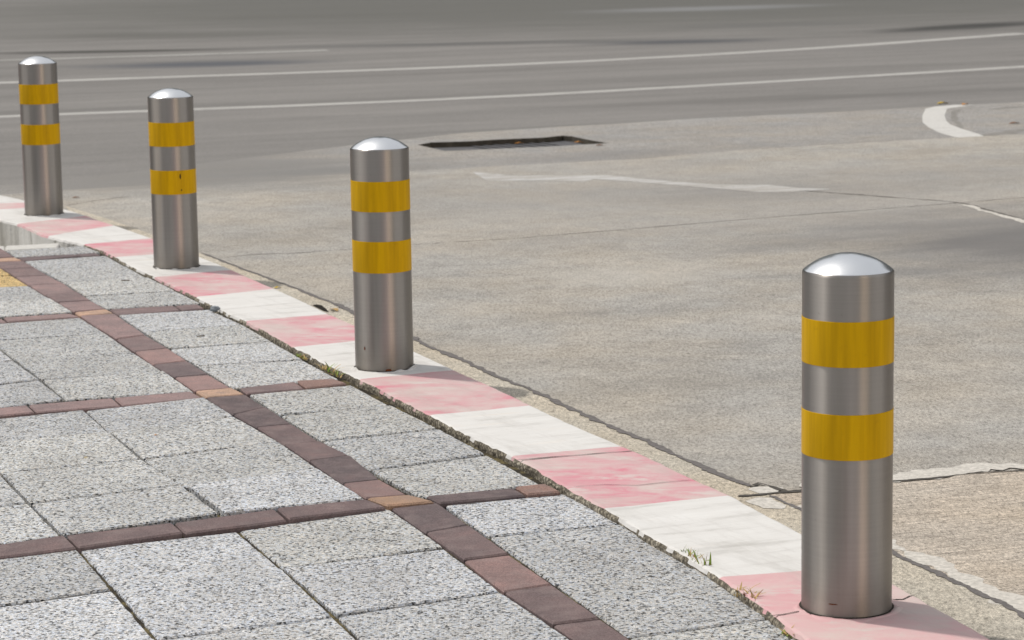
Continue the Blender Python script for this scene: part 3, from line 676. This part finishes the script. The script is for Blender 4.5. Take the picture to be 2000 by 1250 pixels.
# ------------------------------------------------------------------ bollards
M_body, M_dome, M_band = mat_steel(), mat_steel(True), mat_band()
M_rust = mat_flat('rust', (.16, .05, .02), .9, .4, 90)
M_dirt = mat_flat('dark_smear', (.07, .045, .015), .8)
M_gap = mat_flat('dark_gap', (.035, .03, .025))
RB = .1
def lathe(prof, seg=96):
    m = MB(); vs = []; n_ = len(prof)
    for k in range(seg):
        a = 2 * math.pi * k / seg
        vs += [(r * math.cos(a), r * math.sin(a), z) for r, z in prof]
    fs = [(k * n_ + i, ((k + 1) % seg) * n_ + i, ((k + 1) % seg) * n_ + i + 1, k * n_ + i + 1) for k in range(seg) for i in range(n_ - 1)]
    m.add(vs, fs, 0, (1, 1, 1), True); return m
def collar(parent, mat, rmax, seed, lumps):
    m = MB(); seg = 72; vs = []
    for k in range(seg):
        a = 2 * math.pi * k / seg; x, y = math.cos(a), math.sin(a)
        ro = RB + .004 + rmax * max(0, .45 + 1.1 * nz(x * 2.1 + seed, y * 2.1, seed)) + .003 * nz(x * 9 + seed, y * 9, 3)
        h = .003 + lumps * max(0, nz(x * 3.3 + seed, y * 3.3, 2.2))
        vs += [(x * (RB + .0035), y * (RB + .0035), -.004), (x * (RB + .005), y * (RB + .005), h), (x * (RB * .5 + ro * .5 + .003), y * (RB * .5 + ro * .5 + .003), h * .7), (x * (ro + .003), y * (ro + .003), -.002)]
    m.add(vs, [(k * 4 + i, ((k + 1) % seg) * 4 + i, ((k + 1) % seg) * 4 + i + 1, k * 4 + i + 1) for k in range(seg) for i in range(3)], 0, (.15, .15, .15), True)
    return m.build('mortar_collar', mat, parent)
def patch(name, mat, parent, ang, z, wd, ht, rad=RB + .0008, seed=0.):
    m = MB(); pts = []
    for k in range(14):
        a = 2 * math.pi * k / 14; j = 1 + .45 * nz(math.cos(a) * 2 + seed, math.sin(a) * 2, seed)
        th = ang + math.cos(a) * wd / 2 * j / rad
        pts.append((rad * math.cos(th), rad * math.sin(th), z + math.sin(a) * ht / 2 * j))
    m.add(pts, [list(range(14))]); return m.build(name, mat, parent)
def make_bollard(loc, H, zb, label, colm, colr, lump, seed):
    root = empty('bollard', loc)
    h = H
    lathe([(RB + .0, -.03), (RB, 0), (RB, h * .3), (RB, h * .7), (RB, h - .02), (RB, h - .007), (RB, h - .004), (RB - .0008, h - .001), (RB - .0022, h + .0008)]).build('post', M_body, root)
    dh = .0365; rs = ((RB - .0025) ** 2 + dh ** 2) / (2 * dh); am = math.asin((RB - .0025) / rs)
    prof = [(RB - .0022, h + .0006)] + [(rs * math.sin(am * (1 - i / 22)), h + .001 + dh - rs + rs * math.cos(am * (1 - i / 22))) for i in range(23)]
    prof[-1] = (.0002, prof[-1][1])
    lathe(prof).build('dome_cap', M_dome, root)
    for z0, z1 in ((zb[2], zb[3]), (zb[0], zb[1])):
        lathe([(RB - .001, z1), (RB + .0006, z1), (RB + .0007, z1 + .001), (RB + .0007, (z0 + z1) / 2), (RB + .0007, z0 - .001), (RB + .0006, z0), (RB - .001, z0)]).build('reflective_band', M_band, root)
    collar(root, colm, colr, seed, lump)
    g = lathe([(RB - .001, .0045), (RB + .0055, .0035), (RB + .0065, -.01)], 64); g.build('base_gap', M_gap, root)
    tag(root, label, 'bollard', 'steel bollards along the kerb')
    return root
def zat(v, y, x):       # height on the front of a bollard standing at (x, y) seen at row v
    d = math.hypot(x, y); fx, fy = x * (1 - RB / d), y * (1 - RB / d)
    lo, hi = 0.0, 1.0
    def row(z):
        q = Vector((fx, fy, z - CAM_H)); Y = q.dot(FW); a, b = q.dot(right), q.dot(down); return 625 + F_PX * b / Y
    for _ in range(40):
        mdl = (lo + hi) / 2
        if row(mdl) > v: lo = mdl
        else: hi = mdl
    return lo
SPEC = [
    ((-2.4574, 13.3518), .7949, (165.3, 204.2, 243.8, 283.5), 'smallest, farthest steel bollard, where the painted kerb bends away to the left', M_white, .010, .012, 4.4),
    ((-1.4895, 11.2359), .7576, (240, 286.9, 333.5, 380.5), 'steel bollard with a dark smear on its lower yellow band, second farthest', M_white, .012, .016, 9.1),
    ((-.4404, 8.6175), .7571, (355.5, 415, 472.8, 534.5), 'steel bollard with a rusty spot at its foot, standing on white kerb paint', M_white, .022, .014, 2.3),
    ((.7346, 5.4967), .7594, (629.8, 719, 811.5, 900.5), 'largest, nearest steel bollard, standing on pale pink kerb paint', M_red, .030, .006, 6.7)]
boll = []
for (x, y), H, rows, lab, cm, crr, lp, sd_ in SPEC:
    zb = [zat(v, y, x) for v in rows]
    b = make_bollard((x, y, 0), H, zb, lab, cm, crr, lp, sd_); boll.append(b)
def face_ang(b, frac):     # angle on the post at this fraction of its seen width (-1 .. 1)
    x, y = b.location.x, b.location.y; base = math.atan2(-y, -x); return base + math.asin(frac)
patch('smear', M_dirt, boll[1], face_ang(boll[1], .30), zat(345, 11.2359, -1.4895), .007, .022, RB + .0016, 1.1)
patch('smear', M_dirt, boll[1], face_ang(boll[1], .34), zat(372, 11.2359, -1.4895), .006, .008, RB + .0016, 3.1)
patch('rust_spot', M_rust, boll[2], face_ang(boll[2], -.66), zat(682, 8.6175, -.44), .006, .012, RB + .0008, 2.2)
patch('rust_spot', M_rust, boll[2], face_ang(boll[2], .13), .006, .022, .012, RB + .0010, 4.2)
patch('rust_spot', M_rust, boll[3], face_ang(boll[3], -.3), zat(1182, 5.4967, .7346), .022, .0025, RB + .0008, 5.2)

# ------------------------------------------------------------------ small things
M_green = mat_flat('green_grass', (.24, .33, .06), .7, .4, 60)
M_dry = mat_flat('dry_grass', (.50, .36, .15), .8, .4, 60)
M_redgr = mat_flat('reddish_grass', (.26, .12, .07), .8, .4, 60)
def tuft(uv, z, n_, ht, spread, mats, label, seed, along=0.06, lean=0.0):
    rnd = random.Random(seed); p = G(*uv, z); m = MB(); kd = Vector((-.37, .93, 0))
    for i in range(n_):
        o = kd * rnd.uniform(-along, along) + Vector((rnd.uniform(-.008, .008), rnd.uniform(-.008, .008), 0))
        a = rnd.uniform(0, 2 * math.pi); d = Vector((math.cos(a), math.sin(a), 0)); s = Vector((-d.y, d.x, 0))
        h = ht * rnd.uniform(.35, 1.0) * (1 if rnd.random() > .4 else .5); sp_ = spread * rnd.uniform(.2, 1); wd = rnd.uniform(.0022, .0042)
        vs = []
        for k in range(6):
            f = k / 5; c = o + d * (sp_ * f * f) + Vector((lean * f * h, 0, h * (f - .25 * f * f * (sp_ / max(ht, .01)))))
            ww = wd * (1 - f) ** .7 + .0003
            vs += [c - s * ww, c + s * ww + Vector((0, 0, .0006))]
        m.add(vs, [(2 * k, 2 * k + 1, 2 * k + 3, 2 * k + 2) for k in range(5)], rnd.choice(range(len(mats))))
    o = m.build('grass_tuft', mats); o.location = (p.x, p.y, z)
    return tag(o, label, 'grass tuft', 'grass tufts in the kerb joint')
tuft((1338, 1090), -.016, 6, .060, .025, [M_green], 'two thin green blades growing from the joint beside white kerb paint', 3, .012)
tuft((1362, 1106), -.016, 40, .050, .03, [M_green, M_green, M_dry, M_redgr], 'bushiest green and straw tuft in the joint beside white kerb paint', 5, .055)
tuft((1458, 1172), -.016, 30, .052, .04, [M_dry, M_redgr, M_dry], 'dry straw tuft in the joint beside pale pink kerb paint', 8, .05)
tuft((648, 729), -.012, 22, .045, .05, [M_dry, M_green, M_dry], 'straw coloured tuft in the joint left of the bollard with the rusty spot', 11, .10)
tuft((590, 700), -.012, 22, .022, .035, [M_dry, M_dry, M_green], 'low withered tuft between slab and pink kerb band', 12, .06)
tuft((1556, 1250), -.018, 18, .028, .04, [M_dry, M_dry, M_green], 'small dry tuft at the foot of the nearest pink band, by the picture edge', 15, .05)

def pebble(uv, z, r, label, seed, mat):
    bm = bmesh.new(); bmesh.ops.create_icosphere(bm, subdivisions=3, radius=1)
    for v in bm.verts:
        d = 1 + .35 * nz(v.co.x * 1.2 + seed, v.co.y * 1.2, v.co.z * 1.2) + .08 * nz(v.co.x * 5, v.co.y * 5 + seed, v.co.z * 5)
        v.co = Vector((v.co.x * r * 1.25, v.co.y * r * .9, v.co.z * r * .8)) * d
    zmin = min(v.co.z for v in bm.verts)
    for v in bm.verts: v.co.z -= zmin
    me = bpy.data.meshes.new('pebble'); bm.to_mesh(me); bm.free(); me.materials.append(mat)
    o = bpy.data.objects.new('pebble', me); COL.objects.link(o); p = G(*uv, z); o.location = p; o.rotation_euler.z = .5
    return tag(o, label, 'stone')
pebble((419, 610), -.012, .016, 'rounded blue grey pebble lying on the joint beside white kerb paint', 2.2, mat_flat('grey_stone', (.26, .285, .31), .7, .3, 90))

M_leaf_y = mat_flat('yellow_leaf', (.55, .38, .03), .6, .3, 90)
M_leaf_o = mat_flat('orange_leaf', (.5, .22, .05), .7, .35, 90)
M_leaf_b = mat_flat('brown_leaf', (.22, .1, .045), .8, .35, 90)
def leaf(uv, z, L, mat, label, rot, grp='fallen leaves on road and paving'):
    m = MB(); n_ = 8; vs = []
    for i in range(n_ + 1):
        f = i / n_; wv = math.sin(math.pi * f ** .8) * L * .24; zz = .002 + .05 * L * math.sin(f * 3.1) + .004 * nz(f * 5, rot)
        vs += [((f - .5) * L, -wv, zz + wv * .35), ((f - .5) * L, 0, zz), ((f - .5) * L, wv, zz + wv * .35)]
    fs = []
    for i in range(n_):
        fs += [(3 * i, 3 * i + 1, 3 * i + 4, 3 * i + 3), (3 * i + 1, 3 * i + 2, 3 * i + 5, 3 * i + 4)]
    m.add(vs, fs, 0, (1, 1, 1), True)
    o = m.build('fallen_leaf', mat); o.location = G(*uv, z); o.rotation_euler.z = rot
    return tag(o, label, 'leaf', grp)
leaf((305, 851), ZB1, .016, M_leaf_o, 'tiny orange leaf scrap lying on a grey slab, farther from the edge of the photo', .4)
leaf((168, 895), ZB1, .013, M_leaf_y, 'tiny yellow leaf scrap lying alone on a grey slab', .1)
leaf((424, 1033), ZB0, .028, M_leaf_b, 'reddish brown leaf lodged under the front edge of the brick course', .5)
leaf((652, 607), Z_GUT, .06, mat_flat('tan_leaf', (.40, .27, .12), .8, .3, 90), 'curled tan leaf by the black hole at the gutter', 2.2)
leaf((1842, 203), Z_ASPH, .11, M_leaf_y, 'bright yellow leaf on the asphalt just above the white crescent', .3)
leaf((1885, 205), Z_MID, .09, M_leaf_o, 'orange leaf at the upper tip of the white crescent', .9)
leaf((1982, 242), Z_MID, .09, M_leaf_b, 'brown leaf alone right of the white crescent', .2)
leaf((915, 281), Z_MID - .034, .06, M_leaf_o, 'orange leaf in the left part of the drain cover', .6)
leaf((1014, 281), Z_MID - .034, .07, M_leaf_o, 'orange leaf in the middle of the drain cover', .2)
leaf((1064, 273), Z_MID - .034, .05, M_leaf_y, 'yellow leaf by the back edge of the drain cover', .9)
leaf((1131, 279), Z_MID, .07, M_leaf_o, 'orange leaf at the right end of the drain cover', .3)
leaf((1172, 285), Z_MID, .06, M_leaf_b, 'brown leaf lying just outside the right end of the drain cover', .1)
leaf((149, 387), Z_CON, .05, M_leaf_b, 'small brown leaf on the concrete right of the farthest bollard', .4)
leaf((543, 563), Z_GUT, .04, M_leaf_y, 'small yellow leaf on the gutter at the corner of a pink band', .5)

def twig(uv, z, L, label, rot):
    m = MB(); vs = []
    for i in range(7):
        f = i / 6; c = Vector(((f - .5) * L, .06 * L * math.sin(f * 4), .003))
        for a in range(5):
            an = a * 2 * math.pi / 5; vs.append((c.x, c.y + .0022 * math.cos(an), c.z + .0022 * math.sin(an)))
    m.add(vs, [(i * 5 + a, i * 5 + (a + 1) % 5, (i + 1) * 5 + (a + 1) % 5, (i + 1) * 5 + a) for i in range(6) for a in range(5)])
    o = m.build('twig', M_dirt); o.location = G(*uv, z); o.rotation_euler.z = rot
    return tag(o, label, 'twig')
twig((392, 658), ZB2 + .002, .030, 'short dark twig on the slab below the pebble', .3)
twig((245, 549), ZB3 + .002, .036, 'short dark twig on the slab left of the second bollard', .2)

# flat black sheet, coloured as the shade inside a hole at the gutter edge
m = MB(); pts = GP([(610, 596), (618, 594.5), (628, 596), (636, 602), (642, 609), (632, 607), (620, 601)], Z_GUT + .0022)
m.add(pts, [list(range(len(pts)))]); struct(m.build('gutter_hole', mat_flat('hole_shade', (.012, .009, .006))), 'flat black patch painted as the dark of a hole at the gutter edge')
